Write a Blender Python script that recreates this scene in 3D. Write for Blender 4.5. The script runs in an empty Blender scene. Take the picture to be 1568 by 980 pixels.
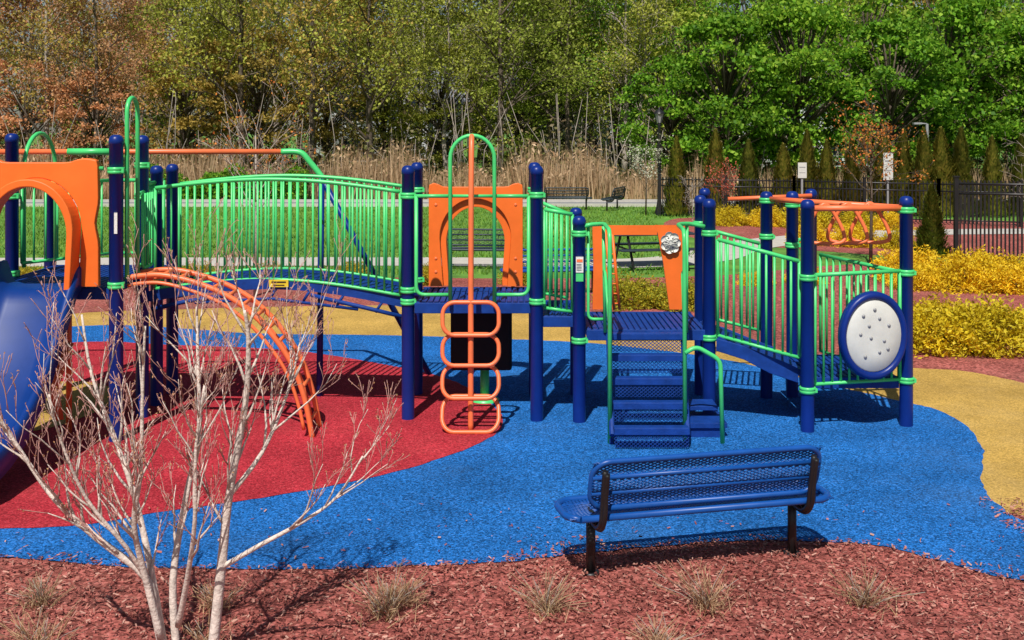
import bpy, math, random
import numpy as np
from mathutils import Vector, Matrix
from mathutils.geometry import tessellate_polygon
R = random.Random(7)
NR = np.random.RandomState(5)
scn = bpy.context.scene
V = Vector

# ------------------------------------------------------------------ materials
def _base(name):
    m = bpy.data.materials.new(name); m.use_nodes = True
    nt = m.node_tree
    b = nt.nodes["Principled BSDF"]
    return m, nt, b
def N(nt, t, **kw):
    n = nt.nodes.new(t)
    for k, v in kw.items():
        if k.startswith('i_'): n.inputs[k[2:].replace('_', ' ')].default_value = v
        else: setattr(n, k, v)
    return n
def ramp(nt, stops, fac):
    r = nt.nodes.new('ShaderNodeValToRGB')
    el = r.color_ramp.elements
    while len(el) < len(stops): el.new(0.5)
    for e, (p, c) in zip(el, stops):
        e.position = p; e.color = (c[0], c[1], c[2], 1)
    nt.links.new(fac, r.inputs[0]); return r
def mulc(c, k): return tuple(min(1, x * k) for x in c)
def mat(name, col, rough=.45, var=.12, scale=5, bump=0, bscale=60, spec=.5, metal=0):
    m, nt, b = _base(name)
    tc = N(nt, 'ShaderNodeTexCoord')
    n = N(nt, 'ShaderNodeTexNoise', i_Scale=scale, i_Detail=6.0, i_Roughness=.65)
    nt.links.new(tc.outputs['Object'], n.inputs['Vector'])
    r = ramp(nt, [(.3, mulc(col, 1 - var)), (.7, mulc(col, 1 + var))], n.outputs['Fac'])
    nt.links.new(r.outputs[0], b.inputs['Base Color'])
    rr = N(nt, 'ShaderNodeMapRange'); rr.inputs['To Min'].default_value = rough * .8; rr.inputs['To Max'].default_value = min(1, rough * 1.25)
    nt.links.new(n.outputs['Fac'], rr.inputs['Value']); nt.links.new(rr.outputs[0], b.inputs['Roughness'])
    b.inputs['Specular IOR Level'].default_value = spec
    b.inputs['Metallic'].default_value = metal
    if bump:
        n2 = N(nt, 'ShaderNodeTexNoise', i_Scale=bscale, i_Detail=3.0)
        nt.links.new(tc.outputs['Object'], n2.inputs['Vector'])
        bp = N(nt, 'ShaderNodeBump', i_Strength=bump, i_Distance=.02)
        nt.links.new(n2.outputs['Fac'], bp.inputs['Height']); nt.links.new(bp.outputs[0], b.inputs['Normal'])
    return m
def granulate(name, col, dark=.45, light=1.5, sc=55, wear=(.5,.4,.3), wearamt=.0):
    m, nt, b = _base(name)
    tc = N(nt, 'ShaderNodeTexCoord')
    vo = N(nt, 'ShaderNodeTexVoronoi', i_Scale=sc)
    n1 = N(nt, 'ShaderNodeTexNoise', i_Scale=sc * .6, i_Detail=5.0, i_Roughness=.9)
    n2 = N(nt, 'ShaderNodeTexNoise', i_Scale=.9, i_Detail=6.0, i_Roughness=.65)
    for x in (vo, n1, n2): nt.links.new(tc.outputs['Object'], x.inputs['Vector'])
    sep = N(nt, 'ShaderNodeSeparateColor'); nt.links.new(vo.outputs['Color'], sep.inputs[0])
    ad = N(nt, 'ShaderNodeMath', operation='MULTIPLY_ADD'); nt.links.new(sep.outputs[0], ad.inputs[0]); ad.inputs[1].default_value = .45
    nt.links.new(n1.outputs['Fac'], ad.inputs[2])
    r = ramp(nt, [(.4, mulc(col, dark)), (.68, col), (.9, mulc(col, light)), (1., tuple(min(1, x * light + .06) for x in col))], ad.outputs[0])
    r2 = ramp(nt, [(.3, (.68,) * 3), (.7, (1.15,) * 3)], n2.outputs['Fac'])
    mx = N(nt, 'ShaderNodeMix', data_type='RGBA', blend_type='MULTIPLY'); mx.inputs[0].default_value = 1
    nt.links.new(r.outputs[0], mx.inputs[6]); nt.links.new(r2.outputs[0], mx.inputs[7])
    out = mx.outputs[2]
    n3 = N(nt, 'ShaderNodeTexNoise', i_Scale=.35, i_Detail=8.0, i_Roughness=.7); nt.links.new(tc.outputs['Object'], n3.inputs['Vector'])
    r3 = ramp(nt, [(.52, (0,) * 3), (.72, (wearamt,) * 3)], n3.outputs['Fac'])
    mx2 = N(nt, 'ShaderNodeMix', data_type='RGBA'); nt.links.new(r3.outputs[0], mx2.inputs[0])
    nt.links.new(out, mx2.inputs[6]); mx2.inputs[7].default_value = (*wear, 1)
    nt.links.new(mx2.outputs[2], b.inputs['Base Color'])
    b.inputs['Roughness'].default_value = .9; b.inputs['Specular IOR Level'].default_value = .12
    bp = N(nt, 'ShaderNodeBump', i_Strength=.8, i_Distance=.009)
    nt.links.new(ad.outputs[0], bp.inputs['Height']); nt.links.new(bp.outputs[0], b.inputs['Normal'])
    return m
def leafmat(name, cols, transl=.25, noise=.35, nscale=.6, rough=.6):
    m, nt, b = _base(name)
    g = N(nt, 'ShaderNodeNewGeometry'); tc = N(nt, 'ShaderNodeTexCoord'); oi = N(nt, 'ShaderNodeObjectInfo')
    k = len(cols)
    r = ramp(nt, [(i / max(1, k - 1), c) for i, c in enumerate(cols)], g.outputs['Random Per Island'])
    n = N(nt, 'ShaderNodeTexNoise', i_Scale=nscale, i_Detail=3.0); nt.links.new(tc.outputs['Object'], n.inputs['Vector'])
    r2 = ramp(nt, [(.3, (1 - noise,) * 3), (.7, (1 + noise * .4,) * 3)], n.outputs['Fac'])
    mx = N(nt, 'ShaderNodeMix', data_type='RGBA', blend_type='MULTIPLY'); mx.inputs[0].default_value = 1
    nt.links.new(r.outputs[0], mx.inputs[6]); nt.links.new(r2.outputs[0], mx.inputs[7])
    r3 = ramp(nt, [(0, (.75, .82, .8)), (1, (1.15, 1.05, 1.))], oi.outputs['Random'])
    mx2 = N(nt, 'ShaderNodeMix', data_type='RGBA', blend_type='MULTIPLY'); mx2.inputs[0].default_value = 1
    nt.links.new(mx.outputs[2], mx2.inputs[6]); nt.links.new(r3.outputs[0], mx2.inputs[7])
    nt.links.new(mx2.outputs[2], b.inputs['Base Color']); b.inputs['Roughness'].default_value = rough
    b.inputs['Specular IOR Level'].default_value = .25
    tr = N(nt, 'ShaderNodeBsdfTranslucent'); nt.links.new(mx2.outputs[2], tr.inputs[0])
    ms = N(nt, 'ShaderNodeMixShader'); ms.inputs[0].default_value = transl
    if transl > 0:
        nt.links.new(b.outputs[0], ms.inputs[1]); nt.links.new(tr.outputs[0], ms.inputs[2])
        nt.links.new(ms.outputs[0], nt.nodes['Material Output'].inputs[0])
    return m

NAVY = mat("navy_powdercoat", (.004, .024, .19), .34, .14, 3, spec=.3)
DECK = mat("blue_deck_vinyl", (.005, .042, .24), .55, .25, 9, bump=.2, bscale=120, spec=.25)
SLIDE = mat("blue_slide_plastic", (.004, .035, .20), .38, .14, 2, spec=.3)
GREEN = mat("green_powdercoat", (.075, .63, .18), .34, .12, 4)
ORANGE = mat("orange_plastic", (.88, .16, .018), .45, .1, 3)
CORAL = mat("coral_powdercoat", (.86, .18, .06), .38, .14, 4)
BLACK = mat("black_powdercoat", (.012, .012, .014), .4, .2, 6)
DARK = mat("black_rubber", (.012, .012, .013), .7, .3, 8, spec=.2)
WHITE = mat("white_plastic", (.62, .62, .58), .5, .08, 8)
STICK = mat("printed_label", (.75, .74, .7), .5, .25, 70)
YLAB = mat("caution_label", (.75, .55, .03), .5, .1, 30)
GREYM = mat("grey_metal", (.3, .3, .31), .4, .1, 9)
BENCHB = mat("blue_plastisol", (.006, .075, .33), .38, .14, 6, spec=.35)
BENCHD = mat("dark_plastisol", (.02, .035, .05), .5, .2, 6)
BLUER = granulate("blue_rubber_surface", (.012, .118, .38), .22, 2.0, 85, wear=(.10, .20, .36), wearamt=.25)
REDR = granulate("red_rubber_surface", (.43, .03, .045), .38, 1.5, 85, wear=(.5, .12, .1), wearamt=.2)
YELR = granulate("tan_yellow_rubber_surface", (.55, .345, .085), .55, 1.3, 85, wear=(.5, .38, .2), wearamt=.35)
MULCH = granulate("red_wood_mulch", (.28, .08, .066), .4, 1.9, 40, wear=(.38, .19, .15), wearamt=.5)
CONC = mat("concrete", (.5, .47, .42), .9, .12, 4, bump=.2)
ASPH = mat("asphalt", (.13, .15, .18), .9, .15, 3, bump=.2)
BARK = mat("grey_brown_bark", (.12, .09, .065), .9, .45, 5, bump=.6, bscale=20)
BARKL = mat("pale_bark", (.38, .32, .27), .85, .3, 14, bump=.5, bscale=40)
CRAPE = mat("crape_myrtle_bark", (.66, .56, .50), .8, .3, 22, bump=.4, bscale=60)
CRAPT = mat("crape_twig", (.48, .25, .22), .75, .3, 18)
CHIP = leafmat("mulch_chip", [(.10, .03, .025), (.25, .07, .06), (.34, .11, .09), (.42, .18, .14), (.54, .33, .27)], 0, .3, 2)
GRASSM = mat("lawn", (.11, .25, .03), .9, .4, 1.3, bump=.5, bscale=40)
BLADE = leafmat("grass_blade", [(.09, .22, .025), (.18, .38, .04), (.28, .43, .07)], .3, .3, .3)
LG = leafmat("spring_green_leaf", [(.07, .19, .012), (.15, .36, .018), (.26, .50, .03), (.42, .62, .06)], .35, .45, .45)
LO = leafmat("olive_leaf", [(.20, .21, .03), (.34, .37, .05), (.46, .51, .07), (.54, .61, .12)], .35, .3, .4)
LY = leafmat("yellowgreen_leaf", [(.22, .30, .03), (.38, .50, .05), (.52, .62, .10)], .35, .3, .4)
LR = leafmat("rust_bud_leaf", [(.40, .19, .09), (.70, .34, .16), (.82, .48, .25)], .35, .25, .4)
LB = leafmat("bronze_leaf", [(.30, .22, .05), (.52, .38, .08), (.62, .48, .12)], .35, .3, .4)
UND = leafmat("undergrowth_leaf", [(.08, .09, .02), (.22, .20, .06), (.28, .20, .12), (.13, .2, .03)], .15, .5, .25)
THU = leafmat("arborvitae_leaf", [(.10, .13, .015), (.24, .26, .03), (.38, .34, .06)], .1, .4, 2.5)
GOLD = leafmat("golden_foliage", [(.50, .34, .01), (.85, .60, .012), (.92, .74, .04), (.66, .50, .02)], .25, .3, 2.)
GOLDG = leafmat("yellowgreen_foliage", [(.26, .28, .02), (.55, .45, .03), (.75, .58, .04), (.2, .3, .03)], .25, .3, 2.)
REED = leafmat("reed_straw", [(.27, .17, .09), (.48, .34, .2), (.62, .48, .32)], .15, .4, .5)
DRY = leafmat("dry_grass", [(.38, .22, .14), (.62, .42, .26), (.46, .34, .16)], .15, .2, 3)
PINK = leafmat("red_maple_leaf", [(.5, .08, .06), (.65, .2, .12)], .2, .2, 3)
BLOS = leafmat("white_blossom", [(.6, .6, .5), (.8, .8, .7), (.4, .5, .2)], .2, .2, 3)
ORL = leafmat("orange_young_leaf", [(.55, .14, .03), (.75, .28, .06), (.55, .34, .06)], .25, .2, 3)
SIDING = mat("white_siding", (.72, .74, .78), .7, .06, 2)
ROOF = mat("roof_shingle", (.18, .19, .22), .9, .2, 4)
GLASS = mat("window_glass", (.03, .04, .06), .1, .2, 2)

# ------------------------------------------------------------------ mesh builder
class MB:
    def __init__(s): s.v = []; s.f = []; s.m = []; s.s = []
    def quadstrip(s, rings, m, closed, smooth=True):
        k = len(rings[0]); b = len(s.v)
        for r in rings: s.v += [tuple(p) for p in r]
        n = len(rings)
        for i in range(n if closed else n - 1):
            a = b + i * k; c = b + ((i + 1) % n) * k
            for j in range(k):
                j2 = (j + 1) % k
                s.f.append((a + j, a + j2, c + j2, c + j)); s.m.append(m); s.s.append(smooth)
        return b
    def tube(s, pts, r, seg=8, m=0, closed=False):
        pts = [V(p) for p in pts]; n = len(pts)
        rs = list(r) if isinstance(r, (list, tuple)) else [r] * n
        while len(rs) < n: rs.append(rs[-1])
        tn = []
        for i in range(n):
            a = pts[(i - 1) % n] if (closed or i > 0) else pts[i]
            c = pts[(i + 1) % n] if (closed or i < n - 1) else pts[i]
            t = c - a
            tn.append(t.normalized() if t.length > 1e-9 else V((0, 0, 1)))
        u = tn[0].orthogonal().normalized(); rings = []
        for i in range(n):
            u = (u - tn[i] * u.dot(tn[i]))
            u = u.normalized() if u.length > 1e-6 else tn[i].orthogonal().normalized()
            w = tn[i].cross(u)
            rings.append([pts[i] + (u * math.cos(2 * math.pi * j / seg) + w * math.sin(2 * math.pi * j / seg)) * rs[i] for j in range(seg)])
        b = s.quadstrip(rings, m, closed)
        if not closed:
            s.f.append(tuple(b + j for j in range(seg))[::-1]); s.m.append(m); s.s.append(False)
            e = b + (n - 1) * seg
            s.f.append(tuple(e + j for j in range(seg))); s.m.append(m); s.s.append(False)
    def lathe(s, c, prof, seg=16, m=0, M=None):
        rings = []
        for r, z in prof:
            ring = [V((r * math.cos(2 * math.pi * j / seg), r * math.sin(2 * math.pi * j / seg), z)) for j in range(seg)]
            if M: ring = [M @ p for p in ring]
            rings.append([V(c) + p for p in ring])
        s.quadstrip(rings, m, False)
    def box(s, c, d, m=0, rz=0, M=None):
        b = len(s.v); hx, hy, hz = d[0] / 2, d[1] / 2, d[2] / 2
        mm = M if M else Matrix.Rotation(rz, 3, 'Z')
        for x, y, z in ((-1, -1, -1), (1, -1, -1), (1, 1, -1), (-1, 1, -1), (-1, -1, 1), (1, -1, 1), (1, 1, 1), (-1, 1, 1)):
            s.v.append(tuple(V(c) + mm @ V((x * hx, y * hy, z * hz))))
        for f in ((0, 3, 2, 1), (4, 5, 6, 7), (0, 1, 5, 4), (1, 2, 6, 5), (2, 3, 7, 6), (3, 0, 4, 7)):
            s.f.append(tuple(b + i for i in f)); s.m.append(m); s.s.append(False)
    def face(s, pts, m=0):
        b = len(s.v); s.v += [tuple(p) for p in pts]; s.f.append(tuple(range(b, b + len(pts)))); s.m.append(m); s.s.append(False)
    def quads(s, c, a, bb, m=0):
        n = len(c); b = len(s.v)
        arr = np.stack([c - a, c - bb, c + a, c + bb], 1).reshape(-1, 3)
        s.v += arr.tolist()
        s.f += (np.arange(n)[:, None] * 4 + np.arange(4)[None] + b).tolist()
        s.m += [m] * n; s.s += [False] * n
    def leaves(s, c, size, m=0, asp=.6, flat=0):
        c = np.asarray(c, float); n = len(c)
        a = NR.normal(size=(n, 3)); a[:, 2] *= (1 - flat); a /= np.linalg.norm(a, axis=1)[:, None]
        q = NR.normal(size=(n, 3)); b = np.cross(a, q); b /= np.linalg.norm(b, axis=1)[:, None]
        sz = np.asarray(size) * np.ones(n)
        s.quads(c, a * sz[:, None] * .5, b * sz[:, None] * .5 * asp, m)
    def blades(s, c, h, w, m=0, lean=.35):
        c = np.asarray(c, float); n = len(c); b = len(s.v)
        an = NR.uniform(0, 2 * math.pi, n); d = np.stack([np.cos(an), np.sin(an), 0 * an], 1)
        l = NR.normal(size=(n, 3)) * lean; l[:, 2] = 1
        h = np.asarray(h) * np.ones(n); w = np.asarray(w) * np.ones(n)
        p0 = c - d * w[:, None] / 2; p1 = c + d * w[:, None] / 2; p2 = c + l * h[:, None]
        s.v += np.stack([p0, p1, p2], 1).reshape(-1, 3).tolist()
        s.f += (np.arange(n)[:, None] * 3 + np.arange(3)[None] + b).tolist()
        s.m += [m] * n; s.s += [False] * n
    def data(s, name, mats):
        me = bpy.data.meshes.new(name); me.from_pydata(s.v, [], s.f)
        for x in mats: me.materials.append(x)
        me.polygons.foreach_set('material_index', s.m); me.polygons.foreach_set('use_smooth', s.s); me.update()
        return me
    def obj(s, name, mats, parent=None, bevel=0):
        o = bpy.data.objects.new(name, s.data(name, mats)); scn.collection.objects.link(o)
        if parent: o.parent = parent
        if bevel:
            md = o.modifiers.new("bevel", 'BEVEL'); md.width = bevel; md.segments = 2; md.limit_method = 'ANGLE'
        return o
def empty(name, loc=(0, 0, 0), rz=0):
    o = bpy.data.objects.new(name, None); o.location = loc; o.rotation_euler = (0, 0, rz); scn.collection.objects.link(o); return o
def inst(name, me, loc, rz=0, sc=1, parent=None, mats=None):
    o = bpy.data.objects.new(name, me); o.location = loc; o.rotation_euler = (0, 0, rz)
    o.scale = sc if isinstance(sc, tuple) else (sc,) * 3
    scn.collection.objects.link(o)
    if parent: o.parent = parent
    if mats:
        for i, mt in mats.items():
            o.material_slots[i].link = 'OBJECT'; o.material_slots[i].material = mt
    return o
def cr(P, k=6, closed=False):
    P = [V(p) for p in P]; n = len(P); out = []
    for i in range(n if closed else n - 1):
        if closed: a, b, c, d = P[(i - 1) % n], P[i], P[(i + 1) % n], P[(i + 2) % n]
        else: a, b, c, d = P[max(0, i - 1)], P[i], P[i + 1], P[min(n - 1, i + 2)]
        for j in range(k):
            t = j / k
            out.append(.5 * ((2 * b) + (c - a) * t + (2 * a - 5 * b + 4 * c - d) * t * t + (3 * b - a - 3 * c + d) * t ** 3))
    if not closed: out.append(P[-1])
    return out
def fillet(P, r, k=5):
    P = [V(p) for p in P]; out = [P[0]]
    for i in range(1, len(P) - 1):
        a = (P[i - 1] - P[i]); b = (P[i + 1] - P[i])
        rr = min(r, a.length * .49, b.length * .49)
        p0 = P[i] + a.normalized() * rr; p2 = P[i] + b.normalized() * rr
        for j in range(k + 1):
            t = j / k; out.append(p0 * (1 - t) ** 2 + P[i] * 2 * t * (1 - t) + p2 * t * t)
    out.append(P[-1]); return out
def resample(P, n):
    P = [V(p) for p in P]; L = [0]
    for i in range(1, len(P)): L.append(L[-1] + (P[i] - P[i - 1]).length)
    out = []; j = 0
    for i in range(n):
        t = L[-1] * i / (n - 1)
        while j < len(P) - 2 and L[j + 1] < t: j += 1
        q = (t - L[j]) / max(1e-9, L[j + 1] - L[j]); out.append(P[j].lerp(P[j + 1], min(1, max(0, q))))
    return out
def arch_panel(mb, outer, inner, th, m=0, n=60):
    o = resample(outer, n); i = resample(inner, n); dy = V((0, th / 2, 0))
    rings = []
    for a, b in zip(o, i): rings.append([a - dy, b - dy, b + dy, a + dy])
    mb.quadstrip(rings, m, False, False)
    for e in (rings[0], rings[-1]): mb.face(e, m)

# ------------------------------------------------------------------ ground sheets
def sheet(name, pts, z, mt, k=8, jit=0.0):
    P = cr([(x, y, 0) for x, y in pts], k, True)
    if jit:
        Q = []
        for i, p in enumerate(P):
            q = P[(i + 1) % len(P)]; n = max(1, int((q - p).length / .07))
            for j in range(n):
                a = p.lerp(q, j / n); Q.append(V((a.x + R.gauss(0, jit), a.y + R.gauss(0, jit), 0)))
        P = Q
    me = bpy.data.meshes.new(name)
    tr = tessellate_polygon([P])
    me.from_pydata([(p.x, p.y, z) for p in P], [], [tuple(t) for t in tr]); me.materials.append(mt)
    me.update()
    if me.polygons[0].normal.z < 0: me.flip_normals()
    o = bpy.data.objects.new(name, me); scn.collection.objects.link(o)
    return [(p.x, p.y) for p in P]
g = MB(); g.face([(-400, -60, 0), (400, -60, 0), (400, 700, 0), (-400, 700, 0)]); g.obj("ground", [GRASSM])
sheet("mulch_bed", [(-16, 2), (0, 1.5), (14, 2), (19, 10), (18, 17), (15, 22), (12, 24.5), (7.5, 24.5), (4, 22.6), (0, 22.2), (-6, 22.6), (-12, 22), (-17, 14)], .004, MULCH, 6, .02)
sheet("mulch_bed.001", [(4.8, 31), (8, 26.8), (11, 25.6), (16, 25.5), (21, 30), (17, 35.5), (10, 37.5), (5.5, 37)], .004, MULCH, 6, .02)
YEL = [(-9, 9), (-9.5, 14), (-7.5, 17.6), (-5.4, 18.4), (-2, 18.8), (.8, 18.3), (2.2, 17.3), (3.2, 15.7), (4.1, 14.4), (4.98, 13.9), (5.57, 13.7), (6.0, 13.1), (6.7, 11.6), (6.6, 10.2), (5.4, 9.2), (4.35, 8.85), (3.95, 8.6), (3.0, 9.4), (0, 10), (-4, 9.5)]
sheet("yellow_safety_surface", YEL, .008, YELR, 8, .006)
BLUE = [(-8.5, 7.9), (-5.5, 7.8), (-3.56, 7.74), (-2.6, 7.57), (-1.26, 7.54), (-.6, 7.6), (-.02, 7.67), (.53, 7.83), (1.25, 7.99), (1.88, 8.06), (2.57, 7.98), (2.96, 7.68), (3.38, 7.34), (4.4, 7.0), (4.9, 7.4), (4.5, 7.95), (3.95, 8.38), (3.86, 8.82), (3.98, 9.4), (4.37, 10.3), (4.56, 11.1), (4.52, 11.8), (4.25, 12.2), (3.6, 13.1), (2.9, 14.2), (2.0, 14.96), (.7, 15.6), (-1.74, 16.05), (-3.7, 16.2), (-6.6, 16.8), (-8.6, 14)]
bluepoly = sheet("blue_safety_surface", BLUE, .012, BLUER, 8, .008)
sheet("red_safety_surface", [(-7.5, 8.5), (-3.8, 8.29), (-2.7, 8.67), (-2.03, 8.98), (-1.35, 9.39), (-.78, 9.9), (-.3, 10.56), (-.09, 11.2), (-.24, 12.06), (-.81, 13.3), (-1.88, 14.25), (-3.03, 14.96), (-4.6, 15.3), (-6.3, 15.4), (-8, 13)], .016, REDR, 8, .006)
sheet("yellow_safety_surface.001", [(-5.9, 10.9), (-4.8, 10.9), (-4.4, 11.6), (-4.4, 12.5), (-5.2, 13.1), (-6.2, 12.4)], .020, YELR)
g = MB(); g.face([(-200, 42.8, .008), (200, 42.8, .008), (200, 45.0, .008), (-200, 45.0, .008)]); g.obj("street", [ASPH])
g = MB(); g.box((0, 42.7, .06), (400, .18, .12)); g.box((0, 45.1, .06), (400, .18, .12))
for i in range(-40, 40): g.box((i * 5, 42.7, .1215), (.012, .184, .003), 1)
g.obj("kerb", [CONC, BLACK])
P = cr([(-30, 24.6, 0), (-10, 24.9, 0), (-2, 25.0, 0), (2, 24.6, 0), (4.2, 25.6, 0), (5.6, 28, 0), (7.6, 30.0, 0), (10, 31.4, 0), (14, 32.3, 0), (30, 33, 0)], 8)
g = MB()
for i in range(len(P) - 1):
    t0 = (P[min(i + 1, len(P) - 1)] - P[max(0, i - 1)]).normalized(); t1 = (P[min(i + 2, len(P) - 1)] - P[i]).normalized()
    n0 = V((-t0.y, t0.x, 0)) * .8; n1 = V((-t1.y, t1.x, 0)) * .8; zz = V((0, 0, .012))
    g.face([P[i] - n0 + zz, P[i + 1] - n1 + zz, P[i + 1] + n1 + zz, P[i] + n0 + zz])
g.obj("concrete_path", [CONC])
n = 60000
y = NR.uniform(22.8, 42.4, n); x = NR.uniform(-.62, .62, n) * y
ok = ~((x > 4.5) & (y > 25.5) & (y < 37)) & ~((x > 3.5) & (y < 25)) & (np.abs(y - 24.8) > .85)
g = MB(); g.blades(np.stack([x, y, 0 * x], 1)[ok], NR.uniform(.04, .12, ok.sum()), .035, 0, .5)
g.obj("lawn_grass", [BLADE])
def inpoly(px, py, poly):
    ins = np.zeros(len(px), bool); n = len(poly); j = n - 1
    for i in range(n):
        xi, yi = poly[i]; xj, yj = poly[j]
        c = ((yi > py) != (yj > py)) & (px < (xj - xi) * (py - yi) / (yj - yi + 1e-12) + xi)
        ins ^= c; j = i
    return ins
n = 52000
x = NR.uniform(-4.8, 5.4, n); y = NR.uniform(5.6, 9.2, n)
amp = .03 + .07 * np.clip(np.sin(x * 1.7 + 1) + np.sin(x * 4.1), 0, 2)
jx = x + NR.normal(0, .04, n); jy = y - np.abs(NR.normal(0, 1, n)) * amp
sm = bluepoly[::3]
ok = ~inpoly(jx, jy, sm) & ~((x > 3.6) & (y > 8.7)) & (y < 8.9)
x = x[ok]; y = y[ok]
xs = NR.uniform(-4.5, 5, 350); ys = 7.6 + np.abs(NR.normal(0, .7, 350)); xr = NR.uniform(3.7, 6.2, 1500); yr = NR.uniform(8.0, 8.95, 1500)
x = np.concatenate([x, xs, xr]); y = np.concatenate([y, ys, yr]); n = len(x); z = NR.uniform(.022, .034, n)
an = NR.uniform(0, math.pi, n); L = NR.uniform(.008, .030, n); W = NR.uniform(.003, .008, n)
a = np.stack([np.cos(an) * L, np.sin(an) * L, NR.normal(0, .25, n) * L], 1)
b = np.stack([-np.sin(an) * W, np.cos(an) * W, NR.normal(0, .5, n) * W], 1)
g = MB(); g.quads(np.stack([x, y, z], 1), (a + b) * .7, (a - b) * .7); g.obj("mulch_chips", [CHIP])

# ------------------------------------------------------------------ play structure
PS = empty("playground_structure")
mb = MB()
posts = [(-1.07, 11.43, 2.62), (-1.07, 12.5, 2.62), (.254, 11.38, 2.62), (.254, 12.5, 2.62), (.686, 11.33, 2.11), (.72, 12.5, 2.11),
         (2.02, 11.38, 2.28), (2.12, 12.5, 2.25), (2.36, 13.6, 2.27), (2.92, 10.97, 2.30), (3.97, 11.18, 2.32), (2.83, 12.35, 2.30), (3.13, 12.4, 2.30), (3.42, 12.7, 2.31),
         (-3.79, 10.63, 2.94), (-3.83, 11.5, 2.93), (-3.84, 12.0, 2.60), (-3.84, 12.55, 2.6), (-5.18, 11.5, 2.95), (-5.25, 10.63, 2.95), (-5.2, 12.5, 2.6)]
for x, y, z in posts:
    r = .066
    mb.lathe((x, y, 0), [(r, 0), (r, z - .09), (r + .004, z - .088), (r + .004, z - .05), (r * .93, z - .025), (r * .72, z - .008), (r * .38, z), (.0005, z + .002)], 20, 0)
mb.obj("support_posts", [NAVY], PS)
cl = MB()
def collar(x, y, z, m=0):
    r = .066
    cl.lathe((x, y, z), [(r, -.032), (r + .014, -.03), (r + .014, -.004), (r + .008, 0), (r + .014, .004), (r + .014, .03), (r, .032)], 20, m)
    cl.box((x + .07, y - .03, z), (.035, .03, .04), m)
for x, y, zs in [(-1.07, 11.43, (2.31, 1.34, 1.22)), (.254, 11.38, (2.32, 1.23)), (.686, 11.33, (1.93, .84)), (2.02, 11.38, (1.93, .86)),
                 (2.92, 10.97, (1.53, .42)), (3.97, 11.18, (1.55, .47, 2.18)), (2.83, 12.35, (1.8, 2.2)), (3.13, 12.4, (1.7, 2.15)), (-3.79, 10.63, (2.60, 1.5)), (-3.83, 11.5, (2.62, 1.5, 2.3)),
                 (-3.84, 12, (2.33, 1.35)), (-5.18, 11.5, (2.3, 1.5)), (-1.07, 12.5, (2.31, 1.3)), (.254, 12.5, (2.31, 1.3)), (2.12, 12.5, (1.93,)), (2.36, 13.6, (1.9,))]:
    for z in zs: collar(x, y, z)
cl.obj("post_clamps", [GREEN], PS)
dk = MB()
def deck(x0, x1, y0, y1, z, th=.05):
    n = max(2, int((x1 - x0) / .06)); w = (x1 - x0) / n
    dk.box(((x0 + x1) / 2, (y0 + y1) / 2, z - th), (x1 - x0, y1 - y0, th))
    for i in range(n): dk.box((x0 + (i + .5) * w, (y0 + y1) / 2, z - th / 2 + .013), (w * .72, y1 - y0 - .03, .02))
    dk.box(((x0 + x1) / 2, y0 - .012, z - .06), (x1 - x0, .022, .11)); dk.box(((x0 + x1) / 2, y1 + .012, z - .06), (x1 - x0, .022, .11))
deck(-1.0, .19, 11.4, 12.5, 1.22)
deck(.32, .74, 11.4, 12.45, 1.08)
deck(.76, 2.0, 11.36, 12.45, .95)
deck(2.98, 3.9, 11.2, 12.3, .5)
deck(-5.15, -3.86, 10.7, 12.5, 1.47)
for i in range(8):
    t = (i + .5) / 8; dk.box((2.1 + .84 * t, 11.8 - .1 * t, .86 - .33 * t), (.12, 1.0, .05), M=Matrix.Rotation(.37, 3, 'Y'))
for yy in (11.27, 12.28):
    dk.quadstrip([[V((a, yy + dy - .12 * (a - 2.08), z0)), V((a, yy + dy + .03 - .12 * (a - 2.08), z0)), V((a, yy + dy + .03 - .12 * (a - 2.08), z1)), V((a, yy + dy - .12 * (a - 2.08), z1))] for a, z0, z1, dy in ((2.08, .74, .87, 0), (2.35, .66, .80, 0), (2.6, .53, .70, 0), (2.88, .44, .60, 0))], 0, False, False)
dk.obj("decks", [DECK], PS, .006)
br = MB()
def bz(x): t = (x + 3.78) / 2.66; return 1.2 + .16 * math.sin(math.pi * t) + .06 * (1 - t)
n = 30
for i in range(n):
    x0 = -3.78 + 2.66 * i / n; x1 = -3.78 + 2.66 * (i + 1) / n; xm = (x0 + x1) / 2
    s_ = math.atan2(bz(x1) - bz(x0), x1 - x0)
    br.box((xm, 12.0, bz(xm)), ((x1 - x0) * .93, .86, .035), M=Matrix.Rotation(-s_, 3, 'Y'))
for yy in (11.55, 12.45):
    br.quadstrip([[V((x, yy - .015, bz(x) - .06)), V((x, yy + .015, bz(x) - .06)), V((x, yy + .015, bz(x) + .05)), V((x, yy - .015, bz(x) + .05))] for x in [-3.78 + 2.66 * i / 40 for i in range(41)]], 0, False, False)
    br.tube([(-1.12, yy, 1.04), (-1.5, yy, 1.13), (-2.1, yy, bz(-2.1) - .1)], .024, 6)
    br.tube([(-3.75, yy, 1.12), (-3.4, yy, 1.2), (-2.9, yy, bz(-2.9) - .1)], .024, 6)
    for x in (-1.35, -1.75, -2.1, -2.45, -2.9, -3.2): br.tube([(x, yy, bz(x) - .05), (x - .07, yy, bz(x) - .16)], .016, 6)
    br.tube([(-1.6, yy, 1.12), (-2.5, yy, bz(-2.5) - .16), (-3.3, yy, 1.19)], .018, 6)
br.box((-2.42, 11.52, bz(-2.42) + .005), (.2, .012, .075), 1)
br.box((-2.42, 11.512, bz(-2.42) + .02), (.15, .006, .012), 2); br.box((-2.42, 11.512, bz(-2.42) - .012), (.12, .006, .008), 2)
br.obj("arched_bridge", [DECK, YLAB, BLACK], PS)
gb = MB()
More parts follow.
